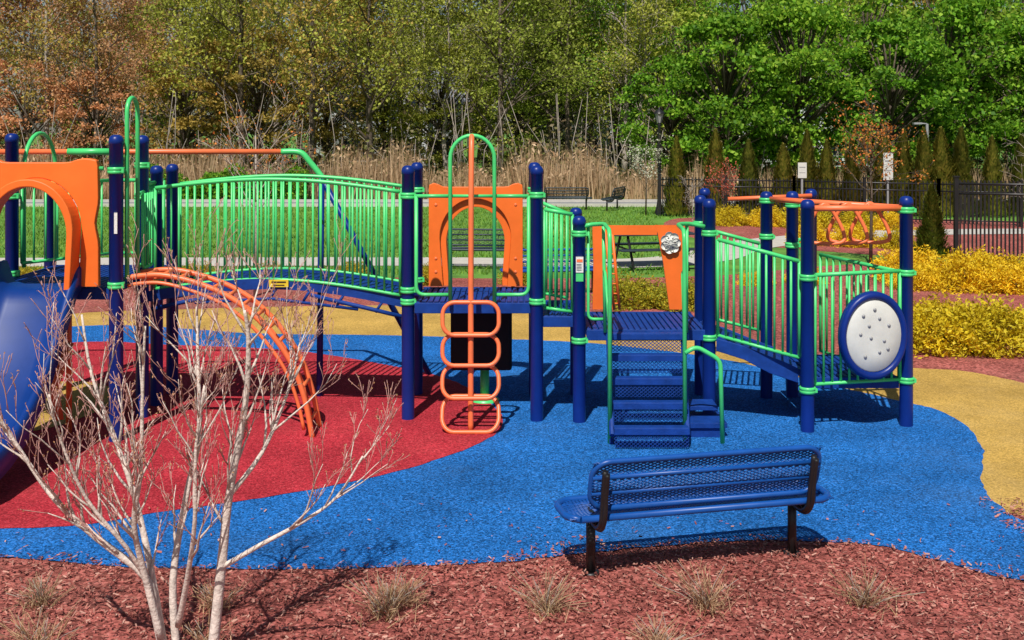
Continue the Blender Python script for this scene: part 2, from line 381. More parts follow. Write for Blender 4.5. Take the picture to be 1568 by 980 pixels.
def barrier(p0, p1, zt0, zt1, zb0, zb1, n, at=0, ab=0, r=.021, rb=.0125):
    p0 = V((*p0, 0)); p1 = V((*p1, 0))
    T = lambda t: p0.lerp(p1, t) + V((0, 0, zt0 + (zt1 - zt0) * t + at * math.sin(math.pi * t)))
    B = lambda t: p0.lerp(p1, t) + V((0, 0, zb0 + (zb1 - zb0) * t + ab * math.sin(math.pi * t)))
    k = 24 if at else 2
    top = [T(i / k) for i in range(k + 1)]; bot = [B(i / k) for i in range(k + 1)]
    gb.tube(top, r, 8); gb.tube(bot, r * .85, 8)
    gb.tube([top[0], bot[0]], r * .8, 8); gb.tube([top[-1], bot[-1]], r * .8, 8)
    for i in range(1, n + 1):
        t = i / (n + 1); gb.tube([T(t), B(t)], rb, 6)
barrier((-3.72, 11.58), (-1.16, 11.52), 2.38, 2.345, 1.33, 1.27, 30, .11, .13)
barrier((-3.72, 12.45), (-1.16, 12.45), 2.38, 2.345, 1.33, 1.27, 30, .11, .13)
barrier((.33, 11.4), (.62, 11.4), 2.17, 2.12, 1.16, 1.12, 4)
barrier((.33, 12.45), (.62, 12.45), 2.17, 2.05, 1.16, 1.1, 4)
barrier((2.1, 11.33), (2.86, 11.05), 1.87, 1.68, .89, .72, 9)
barrier((2.2, 12.42), (2.76, 12.38), 1.87, 1.72, .89, .75, 7)
barrier((3.0, 10.99), (3.9, 11.16), 1.55, 1.57, .47, .48, 9)
barrier((3.92, 11.25), (3.5, 12.6), 1.55, 1.57, .47, .48, 10)
barrier((3.2, 12.45), (3.4, 12.65), 1.75, 1.75, .6, .6, 2)
barrier((-5.1, 11.55), (-4.5, 12.5), 2.42, 2.42, 1.6, 1.6, 7)
barrier((-4.4, 12.5), (-3.92, 12.5), 2.42, 2.42, 1.6, 1.6, 5)
barrier((-3.83, 11.56), (-3.84, 11.95), 2.42, 2.42, 1.6, 1.6, 4)
def hoop(x0, x1, y, zb, zt, r=.021, m=gb):
    R0 = (x1 - x0) / 2; cx = (x0 + x1) / 2; zc = zt - R0 * 1.05
    pts = [(x0, y, zb)] + [(cx - R0 * math.cos(a * math.pi / 14), y, zc + R0 * 1.05 * math.sin(a * math.pi / 14)) for a in range(15)] + [(x1, y, zb)]
    m.tube(pts, r, 10)
hoop(-.63, -.18, 11.33, 1.2, 2.93)
for xa, xb in ((-.98, -.64), (-.17, .17)):
    gb.tube([(xa, 11.36, 2.31), (xb, 11.36, 2.31)], .019, 8)
    gb.tube(fillet([(xa if xa < -.5 else xb, 11.36, 2.31), (xa if xa < -.5 else xb, 11.36, 1.30), (xb if xa < -.5 else xa, 11.36, 1.30)], .09), .019, 8)
gb.tube([(-.63, 11.36, 2.31), (-.18, 11.36, 2.31)], .017, 8)
for xx, y0, y1, zt in ((-3.71, 10.7, 11.0, 3.30), (-5.1, 10.65, 11.0, 3.3), (-5.1, 11.6, 12.4, 2.95)):
    c = (y0 + y1) / 2; r0 = (y1 - y0) / 2
    gb.tube([(xx, y0, 1.55)] + [(xx, c - r0 * math.cos(a * math.pi / 14), zt - r0 + r0 * math.sin(a * math.pi / 14)) for a in range(15)] + [(xx, y1, 1.55)], .022, 10)
for z in (1.62, 2.35):
    gb.tube([(-3.76, 10.66, z + .25), (-3.71, 10.7, z + .25)], .018, 8); gb.tube([(-3.71, 11.0, z), (-3.8, 11.45, z)], .018, 8)
gb.tube(fillet([(-3.70, 11.12, 2.35), (-3.70, 11.12, 1.6), (-3.70, 11.42, 1.6), (-3.70, 11.42, 2.35)], .06), .016, 8)
for yy in (11.2, 11.28, 11.35): gb.tube([(-3.70, yy, 2.35), (-3.70, yy, 1.6)], .011, 6)
gb.tube([(-3.9, 10.6, 2.62), (-5.2, 10.6, 2.62)], .02, 8)
gb.obj("green_guard_rails", [GREEN], PS)
ob = MB()
ob.tube([(-6.3, 13, 2.73), (-2.62, 13, 2.73)], .032, 10, 0)
ob.tube(cr([(-2.70, 13, 2.73), (-2.48, 13, 2.72), (-2.36, 13, 2.6), (-2.2, 13, 2.4)], 6), .036, 10, 1)
ob.tube([(-5.2, 13, 2.73), (-4.7, 13, 2.73)], .04, 10, 1)
ob.tube([(-2.23, 13, 2.42), (-1.0, 13.5, 0)], .036, 10, 2); ob.tube([(-2.23, 13, 2.42), (-2.15, 12.4, 0)], .036, 10, 2)
ob.tube([(-6.2, 13, 2.7), (-6.5, 13.7, 0)], .036, 10, 2); ob.tube([(-6.2, 13, 2.7), (-6.5, 12.3, 0)], .036, 10, 2)
ob.obj("overhead_glide_bar", [CORAL, GREEN, NAVY], PS)
ac = MB()
prof = cr([V((a, 0, b)) for a, b in [(-3.72, 1.56), (-3.4, 1.585), (-3.06, 1.51), (-2.75, 1.38), (-2.49, 1.19), (-2.27, .94), (-2.11, .68), (-2.0, .36), (-1.93, 0)]], 6)
for yy in (10.74, 11.14): ac.tube([(p.x, yy, p.z) for p in prof], .027, 8)
for p in resample(prof, 17)[1:-1]: ac.tube([(p.x, 10.74, p.z), (p.x, 11.14, p.z)], .019, 8)
for yy in (10.74, 11.14): ac.tube([(p.x - .055 * min(1, i / 12), yy, p.z - .075) for i, p in enumerate(prof[:-3])], .018, 8)
ac.obj("arch_ladder_climber", [CORAL], PS)
lc = MB()
def rrect(cx, cz, w, h, rad, y0, bow):
    pts = []
    for sx, sz, a0 in ((1, 1, 0), (-1, 1, 90), (-1, -1, 180), (1, -1, 270)):
        for k in range(7):
            a = math.radians(a0 + 15 * k)
            x = cx + sx * (w / 2 - rad) + rad * math.cos(a); z = cz + sz * (h / 2 - rad) + rad * math.sin(a)
            pts.append(V((x, y0 - bow * (.5 - (z - cz) / h) * 1.0, z)))
    return pts
lc.tube(cr([(-.41, 11.02, 0), (-.41, 11.04, .6), (-.41, 11.08, 1.5), (-.41, 11.14, 2.3), (-.41, 11.24, 2.78), (-.41, 11.33, 2.93)], 6), .028, 10)
for z0, z1, bw in ((.95, 1.27, .05), (.655, .95, .08), (.345, .64, .14), (.03, .335, .2)):
    lc.tube(rrect(-.41, (z0 + z1) / 2, .56, z1 - z0, .12, 11.06, bw), .022, 8, 0, True)
lc.obj("loop_climber", [CORAL], PS)
dp = MB(); dp.box((-.33, 11.95, .76), (.66, .08, .72)); dp.obj("black_crawl_panel", [DARK], PS, .03)
ap = MB()
def P2(l, y): return [V((a, y, b)) for a, b in l]
out = fillet(P2([(-.93, 1.24), (-.93, 2.38), (-.86, 2.40), (-.78, 2.35), (-.04, 2.35), (.04, 2.40), (.12, 2.38), (.12, 1.24)], 12.42), .03)
cx = -.41
inn = [V((cx - .36, 12.42, 1.24))] + [V((cx - .40 * math.cos(a * math.pi / 20), 12.42, 1.78 + .44 * math.sin(a * math.pi / 20))) for a in range(21)] + [V((cx + .36, 12.42, 1.24))]
arch_panel(ap, out, inn, .045)
outb = [V((p.x, 12.56, p.z)) for p in inn]; innb = [V((cx + (p.x - cx) * .82, 12.56, 1.24 + (p.z - 1.24) * .9)) for p in inn]
arch_panel(ap, outb, innb, .22)
for sx in (-.85, .04):
    for zz in (1.4, 1.55, 2.15, 2.25): ap.lathe((sx, 12.395, zz), [(.018, -.01), (.018, .004), (.001, .006)], 10, 1, Matrix.Rotation(math.pi / 2, 3, 'X'))
ap.obj("arch_window_panel", [ORANGE, CORAL], PS, .006)
hp = MB()
out = fillet(P2([(-5.12, 1.5), (-5.12, 2.1), (-5.08, 2.72), (-4.95, 2.74), (-4.85, 2.68), (-4.2, 2.68), (-4.1, 2.72), (-3.94, 2.71), (-3.93, 2.3), (-3.97, 2.1), (-3.93, 1.9), (-3.93, 1.5)], 10.58), .04)
cx = -4.52
inn = [V((cx - .40, 10.58, 1.5))] + [V((cx - .43 * math.cos(a * math.pi / 20), 10.58, 2.05 + .48 * math.sin(a * math.pi / 20))) for a in range(21)] + [V((cx + .40, 10.58, 1.5))]
arch_panel(hp, out, inn, .07)
outb = [V((p.x, 10.44, p.z)) for p in inn]; innb = [V((cx + (p.x - cx) * .86, 10.44, 1.5 + (p.z - 1.5) * .93)) for p in inn]
arch_panel(hp, outb, innb, .22)
hp.obj("slide_hood_panel", [ORANGE], PS, .01)
sl = MB()
sp = cr([V((0, a, b)) for a, b in [(10.75, 1.50), (10.5, 1.46), (10.3, 1.24), (9.95, .82), (9.6, .50), (9.2, .28), (8.9, .20), (8.65, .18)]], 5)
sec = [(-.43, .20), (-.40, .23), (-.365, .22), (-.34, .15), (-.30, .03), (-.2, 0), (.2, 0), (.30, .03), (.34, .15), (.365, .22), (.40, .23), (.43, .20), (.43, .0), (.33, -.05), (-.33, -.05), (-.43, .0)]
rings = [[V((-4.52 + a, p.y, p.z + b)) for a, b in sec] for p in sp]
sl.quadstrip(rings, 0, False)
sl.face(rings[0]); sl.face(rings[-1]); sl.box((-4.52, 8.9, .08), (.3, .12, .16))
sl.obj("slide", [SLIDE], PS)
vp = MB(); vp.tube([(-4.35, 10.9, 0), (-4.35, 10.9, 1.4)], .03, 8, 0); vp.tube([(-4.35, 10.9, .9), (-4.42, 10.7, .5), (-4.35, 10.65, .2)], .05, 8, 0)
vp.obj("under_deck_pole", [CORAL], PS)
pp = MB()
yy = 12.42
pp.quadstrip([[V((a, yy - .02, z)), V((b, yy - .02, z)), V((b, yy + .02, z)), V((a, yy + .02, z))] for a, b, z in ((.90, 1.13, .98), (.91, 1.05, 1.5), (.90, 1.02, 1.82), (.90, 1.0, 1.92))], 0, False, False)
pp.quadstrip([[V((a, yy - .02, z)), V((b, yy - .02, z)), V((b, yy + .02, z)), V((a, yy + .02, z))] for a, b, z in ((1.76, 1.93, .98), (1.69, 1.93, 1.5), (1.63, 1.93, 1.82), (1.6, 1.93, 1.92))], 0, False, False)
pp.box((1.31, yy, 1.865), (.62, .036, .105))
pp.tube([(1.14, yy - .04, .98), (1.04, yy - .04, 1.85)], .016, 8); pp.tube([(1.2, yy - .04, .98), (1.12, yy - .04, 1.82)], .016, 8)
for i in range(7): pp.tube([(1.135 - .012 * i, yy - .04, 1.05 + .11 * i), (1.195 - .01 * i, yy - .04, 1.05 + .11 * i)], .009, 6)
pp.obj("orange_portal_panel", [ORANGE], PS)
fl = MB()
Mx = Matrix.Rotation(math.pi / 2, 3, 'X')
for i in range(7):
    a = i * 2 * math.pi / 7
    fl.lathe((1.765 + .065 * math.cos(a), 12.37, 1.73 + .075 * math.sin(a)), [(.001, .0), (.046, .002), (.05, .01), (.05, .02)][::-1], 14, 0, Mx)
fl.lathe((1.765, 12.365, 1.73), [(.08, -.01), (.08, .006), (.001, .008)], 16, 0, Mx)
for i in range(6):
    a = i * math.pi / 3; fl.lathe((1.765 + .05 * math.cos(a), 12.355, 1.73 + .055 * math.sin(a)), [(.008, -.003), (.001, .003)], 8, 1, Mx)
fl.obj("flower_bell", [WHITE, BLACK], PS)
st = MB()
def diamond(mb, surf, L, W, pitch=.05, k=2.5, r=.0035, m=0, seg=4, ns=5):
    i = -int(W * k / pitch) - 1
    while i * pitch < L + W * k:
        s0 = i * pitch
        for sg in (1, -1):
            if sg > 0: ta = max(0, (0 - s0) / k); tb = min(W, (L - s0) / k)
            else: ta = max(0, (s0 - L) / k); tb = min(W, s0 / k)
            if tb - ta > .01:
                mb.tube([surf(s0 + sg * k * (ta + (tb - ta) * j / (ns - 1)), ta + (tb - ta) * j / (ns - 1)) for j in range(ns)], r, seg, m)
        i += 1
for i in range(5):
    z = .95 - .183 * i; y0 = 11.33 - .215 * i; xl = 1.0 - .012 * i; xr = 1.73 - .02 * i
    zt = z - .02 if i else z - .03
    st.box(((xl + xr) / 2, y0 - .03 - .05, zt), (xr - xl, .1, .03)); st.box(((xl + xr) / 2, y0 - .138, zt - .018), (xr - xl, .02, .06))
    diamond(st, lambda s, t, a=xl, b=y0 - .03, c=zt: V((a + s, b - .1, c - .02 - t)), xr - xl, .15, .04, 1.2, .005, 0, 4, 2)
    st.box(((xl + xr) / 2, y0 - .06, zt - .014), (xr - xl, .16, .012))
for xa, xb in ((.985, .94), (1.745, 1.65)):
    st.tube([(xa, 11.34, .9), (xb, 10.42, .12)], .028, 6); st.tube([(xa, 11.34, .78), (xb, 10.5, .02)], .02, 6)
st.box((1.9, 10.95, .13), (.36, .45, .05)); st.box((1.9, 10.95, .06), (.33, .4, .1)); st.box((1.88, 11.1, .24), (.3, .3, .04))
st.obj("stairs", [DECK], PS, .003)
hr = MB()
hr.tube(fillet([(.70, 11.3, 2.0), (.80, 11.34, 2.02), (.93, 11.2, 2.04), (.93, 10.56, 2.03), (.93, 10.55, 0)], .12), .022, 10)
hr.tube(fillet([(1.97, 11.35, 2.0), (1.82, 11.34, 2.03), (1.66, 11.15, 2.04), (1.64, 10.56, 2.03), (1.64, 10.53, 0)], .12), .022, 10)
hr.tube([(.93, 11.3, 2.04), (.95, 11.33, .92)], .018, 8); hr.tube([(1.78, 11.3, 2.02), (1.78, 11.33, .92)], .018, 8)
hr.tube(fillet([(.78, 11.36, 2.0), (.78, 11.36, 1.05), (.94, 11.36, 1.05)], .06), .016, 8)
hr.tube(fillet([(.93, 10.56, 1.1), (.94, 11.2, 1.55), (.94, 11.33, 1.55)], .1), .017, 8); hr.tube(fillet([(1.64, 10.56, 1.1), (1.72, 11.2, 1.55), (1.76, 11.33, 1.55)], .1), .017, 8)
hr.tube(fillet([(1.64, 10.53, .87), (1.75, 10.55, .93), (1.98, 10.55, .80), (2.0, 10.55, .0)], .07), .022, 10)
hr.obj("stair_handrails", [GREEN], PS)
dr = MB()
c = (3.56, 10.96, .96)
Mp = Matrix.Rotation(math.radians(10), 3, 'Z') @ Matrix.Rotation(math.pi / 2, 3, 'X') @ Matrix.Diagonal((.355, .435, 1)).to_3x3()
dr.lathe(c, [(.01, -.05), (.95, -.05), (1.0, -.03), (1.0, .03), (.96, .055), (.9, .06), (.84, .045), (.82, .02)], 40, 0, Mp)
dr.lathe(c, [(.83, .02), (.8, .035), (.4, .045), (.001, .045)], 40, 1, Mp)
Ms = Matrix.Rotation(math.radians(10), 3, 'Z') @ Matrix.Rotation(math.pi / 2, 3, 'X')
for a, b in ((-.12, .2), (.05, .17), (.15, .1), (-.15, .02), (-.04, -.02), (.1, -.05), (-.06, .1), (-.1, -.2), (.05, -.16), (.14, -.13), (0, .26)):
    cc = V(c) + Ms @ V((a, b, .045)); dr.lathe(cc, [(.018, 0), (.015, .008), (.001, .011)], 10, 2, Ms)
dr.obj("drum_play_panel", [NAVY, WHITE, GREYM], PS)
rg = MB()
rg.tube([(2.95, 11.0, 2.21), (3.93, 11.17, 2.20)], .03, 10); rg.tube([(2.86, 12.3, 2.22), (3.1, 11.9, 2.22), (3.94, 11.25, 2.2)], .03, 10)
rg.tube([(2.45, 12.6, 2.2), (3.4, 12.6, 2.24)], .024, 8)
for i in range(3):
    x = 3.17 + .25 * i; y = 11.35 + .06 * i
    T = [V((x - .03, y - .02, 2.2)), V((x + .07, y - .02, 2.2)), V((x + .2, y - .06, 1.95)), V((x + .16, y - .08, 1.84)), V((x - .12, y + .02, 1.84)), V((x - .16, y + .02, 1.95))]
    rg.tube(cr(T, 5, True), .02, 8, 0, True)
    rg.tube([(x + .02, y - .3, 2.21), (x + .02, y + .2, 2.21)], .018, 8)
rg.obj("overhead_ring_ladder", [CORAL], PS)
lb = MB(); lb.box((.686, 11.262, 1.62), (.075, .006, .16)); lb.box((.686, 11.262, 1.49), (.075, .006, .08), 1); lb.box((.686, 11.2575, 1.66), (.06, .004, .03), 2); lb.box((-3.77, 10.562, 2.1), (.03, .006, .2))
for i in range(5): lb.box((.68, 11.2575, 1.625 - i * .015), (.05, .004, .004), 3)
lb.obj("label_stickers", [STICK, GREEN, CORAL, BLACK], PS)
sg = MB(); sg.tube([(-.3, 12.2, 0), (-.3, 12.2, .35)], .05, 10); sg.lathe((-.3, 12.2, 0), [(.16, .0), (.16, .03), (.05, .06)], 16); sg.obj("spring_rider_base", [GREEN], PS)

# ------------------------------------------------------------------ benches
def bench(name, loc, rz, m_main, m_leg, L=1.90, pitch=.05):
    E = empty(name, loc, rz); hl = L / 2
    def seat(s, t):
        q = t / .40; z = .45 + .012 * math.cos(q * math.pi * 2) - .02
        return V((-hl + s, -.21 + t, z))
    bl = L - .28
    def back(s, t):
        q = t / .36; return V((-bl / 2 + s, -.20 - .09 * q + .015 * math.sin(q * math.pi * 3), .50 + .33 * q))
    b = MB(); diamond(b, seat, L, .40, pitch, 2.3, .0045, 0, 4, 6)
    fr = [V((-hl + .08, -.21, .44)), V((hl - .08, -.21, .44)), V((hl, -.13, .44)), V((hl, .11, .44)), V((hl - .08, .19, .44)), V((-hl + .08, .19, .44)), V((-hl, .11, .44)), V((-hl, -.13, .44))]
    b.tube(fillet(fr + [fr[0]], .05), .024, 8)
    for t in (.11, .21, .32): b.tube([seat(.02, t) + V((0, 0, -.004)), seat(L - .02, t) + V((0, 0, -.004))], .008, 6)
    b.obj("seat", [m_main], E)
    b = MB(); diamond(b, back, bl, .36, pitch, 2.3, .0045, 0, 4, 6)
    c4 = [back(.07, 0), back(bl - .07, 0), back(bl, .07), back(bl, .29), back(bl - .07, .36), back(.07, .36), back(0, .29), back(0, .07)]
    b.tube(fillet(c4 + [c4[0]], .05), .02, 8)
    for t in (.12, .24): b.tube([back(.0, t), back(bl, t)], .017, 6)
    b.obj("backrest", [m_main], E)
    for i, x in enumerate((-.74, .74)):
        b = MB(); b.tube([(x, 0, 0), (x, 0, .41)], .032, 12); b.tube([(x, -.17, .405), (x, .17, .405)], .024, 8)
        b.tube(cr([(x, 0, .36), (x, -.15, .36), (x, -.235, .42), (x, -.26, .52), (x, -.315, .78)], 6), .02, 8)
        b.tube(cr([(x + .012, 0, .34), (x + .012, -.17, .35), (x + .012, -.26, .44), (x + .012, -.29, .6), (x + .012, -.325, .76)], 6), .018, 8)
        b.lathe((x, 0, 0), [(.06, .0), (.06, .012), (.034, .014)], 14)
        b.obj("leg_%d" % (i + 1), [m_leg], E)
    return E
bench("park_bench", (1.25, 7.64, .01), math.radians(13.3), BENCHB, BLACK)
bench("park_bench", (-.7, 23.6, 0), math.radians(175), BENCHD, BLACK, 1.9, .1)
bench("park_bench", (.75, 20.2, 0), math.radians(8), BENCHB, BLACK, 1.9, .1)
bench("park_bench", (2.0, 41.0, 0), math.radians(0), BENCHD, BLACK, 1.9, .12)
bench("park_bench", (3.7, 41.0, 0), math.radians(70), BENCHD, BLACK, 1.9, .12)
E = empty("picnic_table", (3.0, 24.0, 0), .2)
b = MB(); b.box((0, 0, .74), (1.8, .75, .04)); b.obj("table_top", [BENCHD], E, .01)
for i, y in enumerate((-.65, .65)):
    b = MB(); b.box((0, y, .45), (1.8, .26, .035)); b.obj("seat_%d" % (i + 1), [BENCHD], E, .01)
b = MB()
for x in (-.6, .6):
    b.tube([(x, -.72, 0), (x, -.25, .72)], .03, 8); b.tube([(x, .72, 0), (x, .25, .72)], .03, 8); b.tube([(x, -.72, .42), (x, .72, .42)], .025, 8)
b.obj("frame", [BLACK], E)

# ------------------------------------------------------------------ fences, lamp, signs
def fence(name, pts, h, gap=.11, w=.02):
    E = empty(name)
    b = MB()
    for p, q in zip(pts[:-1], pts[1:]):
        p = V((*p, 0)); q = V((*q, 0)); L = (q - p).length; n = int(L / gap)
        for z in (.15, h - .3, h - .08): b.tube([p + V((0, 0, z)), q + V((0, 0, z))], .028, 4)
        for i in range(n + 1):
            c = p.lerp(q, i / n); b.box((c.x, c.y, h / 2 + .03), (w, w, h - .06), rz=math.atan2((q - p).y, (q - p).x))
        k = max(1, round(L / 2.4))
        for i in range(k + 1):
            c = p.lerp(q, i / k); b.box((c.x, c.y, h / 2 + .03), (.09, .09, h + .06)); b.box((c.x, c.y, h + .08), (.12, .12, .03))
    b.obj("pickets_and_rails", [BLACK], E)
fence("metal_fence", [(5.05, 38), (9.3, 36.6), (13.3, 34.6), (15.5, 33.8)], 1.35, .11, .034)
fence("metal_fence", [(10.0, 25.0), (12.6, 24.2), (20, 23.6)], 1.84, .085, .036)
E = empty("street_lamp", (5.12, 38.6, 0))
b = MB(); b.lathe((0, 0, 0), [(.16, 0), (.16, .1), (.1, .3), (.07, .5), (.055, 3.1), (.07, 3.15), (.05, 3.2)], 12); b.obj("pole", [BLACK], E)
b = MB(); b.lathe((0, 0, 3.2), [(.09, 0), (.16, .32)], 6, 1); b.lathe((0, 0, 3.2), [(.2, .32), (.17, .38), (.05, .47), (.02, .52), (.001, .56)], 8, 0)
for i in range(6):
    a = i * math.pi / 3; b.tube([(.09 * math.cos(a), .09 * math.sin(a), 3.2), (.165 * math.cos(a), .165 * math.sin(a), 3.52)], .014, 4)
b.obj("lantern", [BLACK, GREYM], E)
E = empty("street_lamp", (17.5, 46.8, 0))
b = MB(); b.lathe((0, 0, 0), [(.09, 0), (.06, 3.2)], 10); b.tube([(0, 0, 3.2), (-.3, 0, 3.22)], .03, 6); b.box((-.42, 0, 3.22), (.32, .22, .08)); b.obj("pole_and_head", [GREYM], E)
for x, y, w, h, zc in ((9.4, 36, .28, .5, 1.65), (12.45, 36.8, .32, .9, 1.75)):
    E = empty("park_rules_sign", (x, y, 0))
    b = MB(); b.box((0, 0, zc / 2), (.06, .06, zc)); b.obj("post", [GREYM], E)
    b = MB(); b.box((0, -.05, zc), (w, .02, h)); b.box((0, -.063, zc + h * .2), (w * .7, .004, h * .06), 1); b.box((0, -.063, zc - h * .15), (w * .7, .004, h * .03), 1); b.obj("panel", [WHITE, GREYM], E)

# ------------------------------------------------------------------ houses
def house(name, loc, w, d, hw, hr_, rz):
    E = empty(name, loc, rz)
    b = MB(); b.box((0, 0, hw / 2), (w, d, hw))
    for z in np.arange(.3, hw, .3): b.box((0, -d / 2 - .01, z), (w, .02, .02))
    for s in (-1, 1):
        b.face([(s * w / 2, -d / 2, hw), (s * w / 2, d / 2, hw), (s * w / 2, 0, hr_)])
    b.face([(-w * .2, -d / 2 - 1, hw), (w * .2, -d / 2 - 1, hw), (0, -d / 2 - 1, hr_ - .4)]); b.box((0, -d / 2 - .5, hw / 2), (w * .4, 1, hw))
    b.obj("walls", [SIDING], E)
    b = MB(); e = .4
    for s in (-1, 1):
        b.quadstrip([[V((x, s * (d / 2 + e), hw - .2)), V((x, 0, hr_ + .05)), V((x, 0, hr_ - .1)), V((x, s * (d / 2 + e), hw - .35))] for x in (-w / 2 - e, w / 2 + e)], 0, False, False)
    for s in (-1, 1):
        b.face([(s * (w * .2 + .3), -d / 2 - 1.3, hw - .2), (0, -d / 2 - 1.3, hr_ - .3), (0, 0, hr_ - .3), (s * (w * .2 + .3), 0, hw - .2)])
    b.obj("roof", [ROOF], E)
    b = MB()
    for zz in (1.6, 4.2):
        if zz + .8 > hw: continue
        for x in (-w * .38, -w * .27, w * .27, w * .38):
            b.box((x, -d / 2 - .03, zz), (1.0, .06, 1.5), 0); b.box((x, -d / 2 - .07, zz), (1.16, .03, .08), 1); b.box((x, -d / 2 - .07, zz + .76), (1.2, .05, .1), 1); b.box((x, -d / 2 - .07, zz - .76), (1.2, .05, .1), 1)
        for x in (-.8, .8): b.box((x, -d / 2 - 1.03, zz), (1.0, .06, 1.5), 0); b.box((x, -d / 2 - 1.07, zz), (1.16, .03, .08), 1)
    b.obj("windows", [GLASS, WHITE], E)
house("white_house", (5.0, 76, 0), 9.0, 8, 5.2, 7.6, -.15)
house("white_house", (-8.8, 78, 0), 9, 8, 5.0, 7.6, .3)
house("white_house", (22, 92, 0), 12, 9, 5.2, 8.6, .1)

# ------------------------------------------------------------------ trees
def grow(mb, p, d, L, r, depth, rng, tips, spread=.6, nch=(3, 5), m=0, up=.15, seg=5, wob=.18, k=5, rmin=.008):
    pts = [p]; rs = [r]; q = p.copy(); dd = d.copy()
    for i in range(k):
        dd = (dd + V((rng.gauss(0, wob), rng.gauss(0, wob), rng.gauss(0, wob * .5) + up * .4))).normalized()
        q = q + dd * L / k; pts.append(q.copy()); rs.append(max(rmin, r * (1 - .75 * (i + 1) / k)))
    mb.tube(pts, rs, seg, m)
    if depth <= 0:
        tips.append(pts[-1]); tips.append(pts[-2]); return
    n = rng.randint(*nch)
    for i in range(n):
        t = rng.uniform(.3, 1.0); idx = min(k - 1, int(t * k)); pp = pts[idx].lerp(pts[idx + 1], t * k - idx if t < 1 else 1)
        a = rng.uniform(0, 2 * math.pi); ax = (pts[idx + 1] - pts[idx]).normalized(); o = ax.orthogonal().normalized(); o.rotate(Matrix.Rotation(a, 3, ax))
        nd = (ax * (1 - spread * .5) + o * spread * rng.uniform(.6, 1.2) + V((0, 0, up))).normalized()
        grow(mb, pp, nd, L * rng.uniform(.45, .7), max(rmin, rs[idx] * .6), depth - 1, rng, tips, spread, nch, m, up, max(3, seg - 1), wob, max(2, k - 1), rmin)
    tips.append(pts[-1])
def airy_tree(name, H, rng, leafn=9, ls=.17, low=.3, rad=.45, depth=3, crownw=1.):
    mb = MB(); tips = []
    tr = [V((0, 0, 0))]; q = V((0, 0, 0)); rs = [H * .014]
    for i in range(8):
        q = q + V((rng.gauss(0, .12), rng.gauss(0, .12), H / 8)); tr.append(q.copy()); rs.append(H * .014 * (1 - .85 * (i + 1) / 8))
    mb.tube(tr, rs, 7, 0)
    nb = 15
    for i in range(nb):
        t = low + (1 - low) * (i + rng.random()) / nb; t = min(.98, t); f = t * 8; idx = int(f); p = tr[idx].lerp(tr[idx + 1], f - idx)
        a = rng.uniform(0, 2 * math.pi); d = V((math.cos(a), math.sin(a), rng.uniform(.3, 1.1))).normalized()
        grow(mb, p, d, H * .27 * (1.15 - t * .65) * crownw, H * .006 * (1.15 - t * .7), depth - 1, rng, tips, .75, (3, 5), 0, .12, 4, .2, 4, .011)
    tp = np.array([tuple(t) for t in tips])
    c = np.repeat(tp, leafn, 0) + NR.normal(0, rad * .5, (len(tp) * leafn, 3))
    mb.leaves(c, NR.uniform(ls * .6, ls * 1.35, len(c)), 1)
    return mb.data(name, [BARK, LO])
def dense_tree(name, H, rng, rx=3.2, z0=1.2, ncl=46, nl=230, ls=.30):
    mb = MB(); rz = (H - z0) / 2; cz = z0 + rz
    mb.tube(cr([(0, 0, 0), (.1, .05, H * .3), (-.05, 0, H * .6), (0, 0, H * .85)], 4), [H * .02 * (1 - .07 * i) for i in range(13)], 7, 0)
    cs = []
    for i in range(ncl):
        a = rng.uniform(0, 2 * math.pi); zz = rng.uniform(-1, 1); rr = math.sqrt(max(0, 1 - zz * zz)) ** .8
        f = rng.uniform(.5, 1.0)
        c = V((rx * rr * f * math.cos(a), rx * rr * f * math.sin(a), cz + rz * zz * .88)); cr_ = rng.uniform(.4, 1.1)
        mb.tube([V((0, 0, max(.6, c.z * .6))), c * .6 + V((0, 0, c.z * .25)), c], [.07, .045, .02], 4, 0)
        u = NR.normal(size=(nl, 3)); u /= np.linalg.norm(u, axis=1)[:, None]; u[:, 2] = np.where(u[:, 2] < -.3, -u[:, 2] * .6, u[:, 2])
        pts = np.array(tuple(c)) + u * (cr_ * NR.uniform(.35, 1.2, (nl, 1))) * np.array([1.1, 1.1, .8])
        cs.append(pts)
    c = np.concatenate(cs); mb.leaves(c, NR.uniform(ls * .5, ls * 1.2, len(c)), 1, .7)
    return mb.data(name, [BARK, LG])
rt = random.Random(21)
airyA = [airy_tree("airy%d" % i, 12 + i, rt, 12, .18, .14, .6) for i in range(3)]
airyB = [airy_tree("tall%d" % i, 16 + i, rt, 11, .25, .25, .75) for i in range(2)]
bareT = [airy_tree("bare%d" % i, 15, rt, 2, .14, .25, .5) for i in range(2)]
midT = [dense_tree("mid%d" % i, 8.5, rt, 3.0, .8, 56, 120, .2) for i in range(2)]
dense = [dense_tree("dense%d" % i, 9.0, rt, 3.3, .9, 74, 200, .24) for i in range(3)]
W = empty("woodland_trees")
def put(me, x, y, s, mt, bark=None):
    m = {1: mt}
    if bark: m[0] = bark
    inst("tree_in_woodland", me, (x, y, 0), rt.uniform(0, 6.28), (s * rt.uniform(.95, 1.1), s * rt.uniform(.95, 1.1), s), W, m)
def pick(x, y):
    q = x / y
    if q < -.33: return [LR, LR, LB]
    if q < -.13: return [LB, LO, LB, LO, LY]
    if q < .1: return [LO, LY, LO]
    return [LY, LG, LG]
for i in range(13):
    x = -34 + i * 3.35 + rt.uniform(-.8, .8); y = rt.uniform(54, 59)
    if x > 6: continue
    put(rt.choice(airyA), x, y, rt.uniform(.75, 1.), rt.choice(pick(x, y)), rt.choice([BARK, BARKL]))
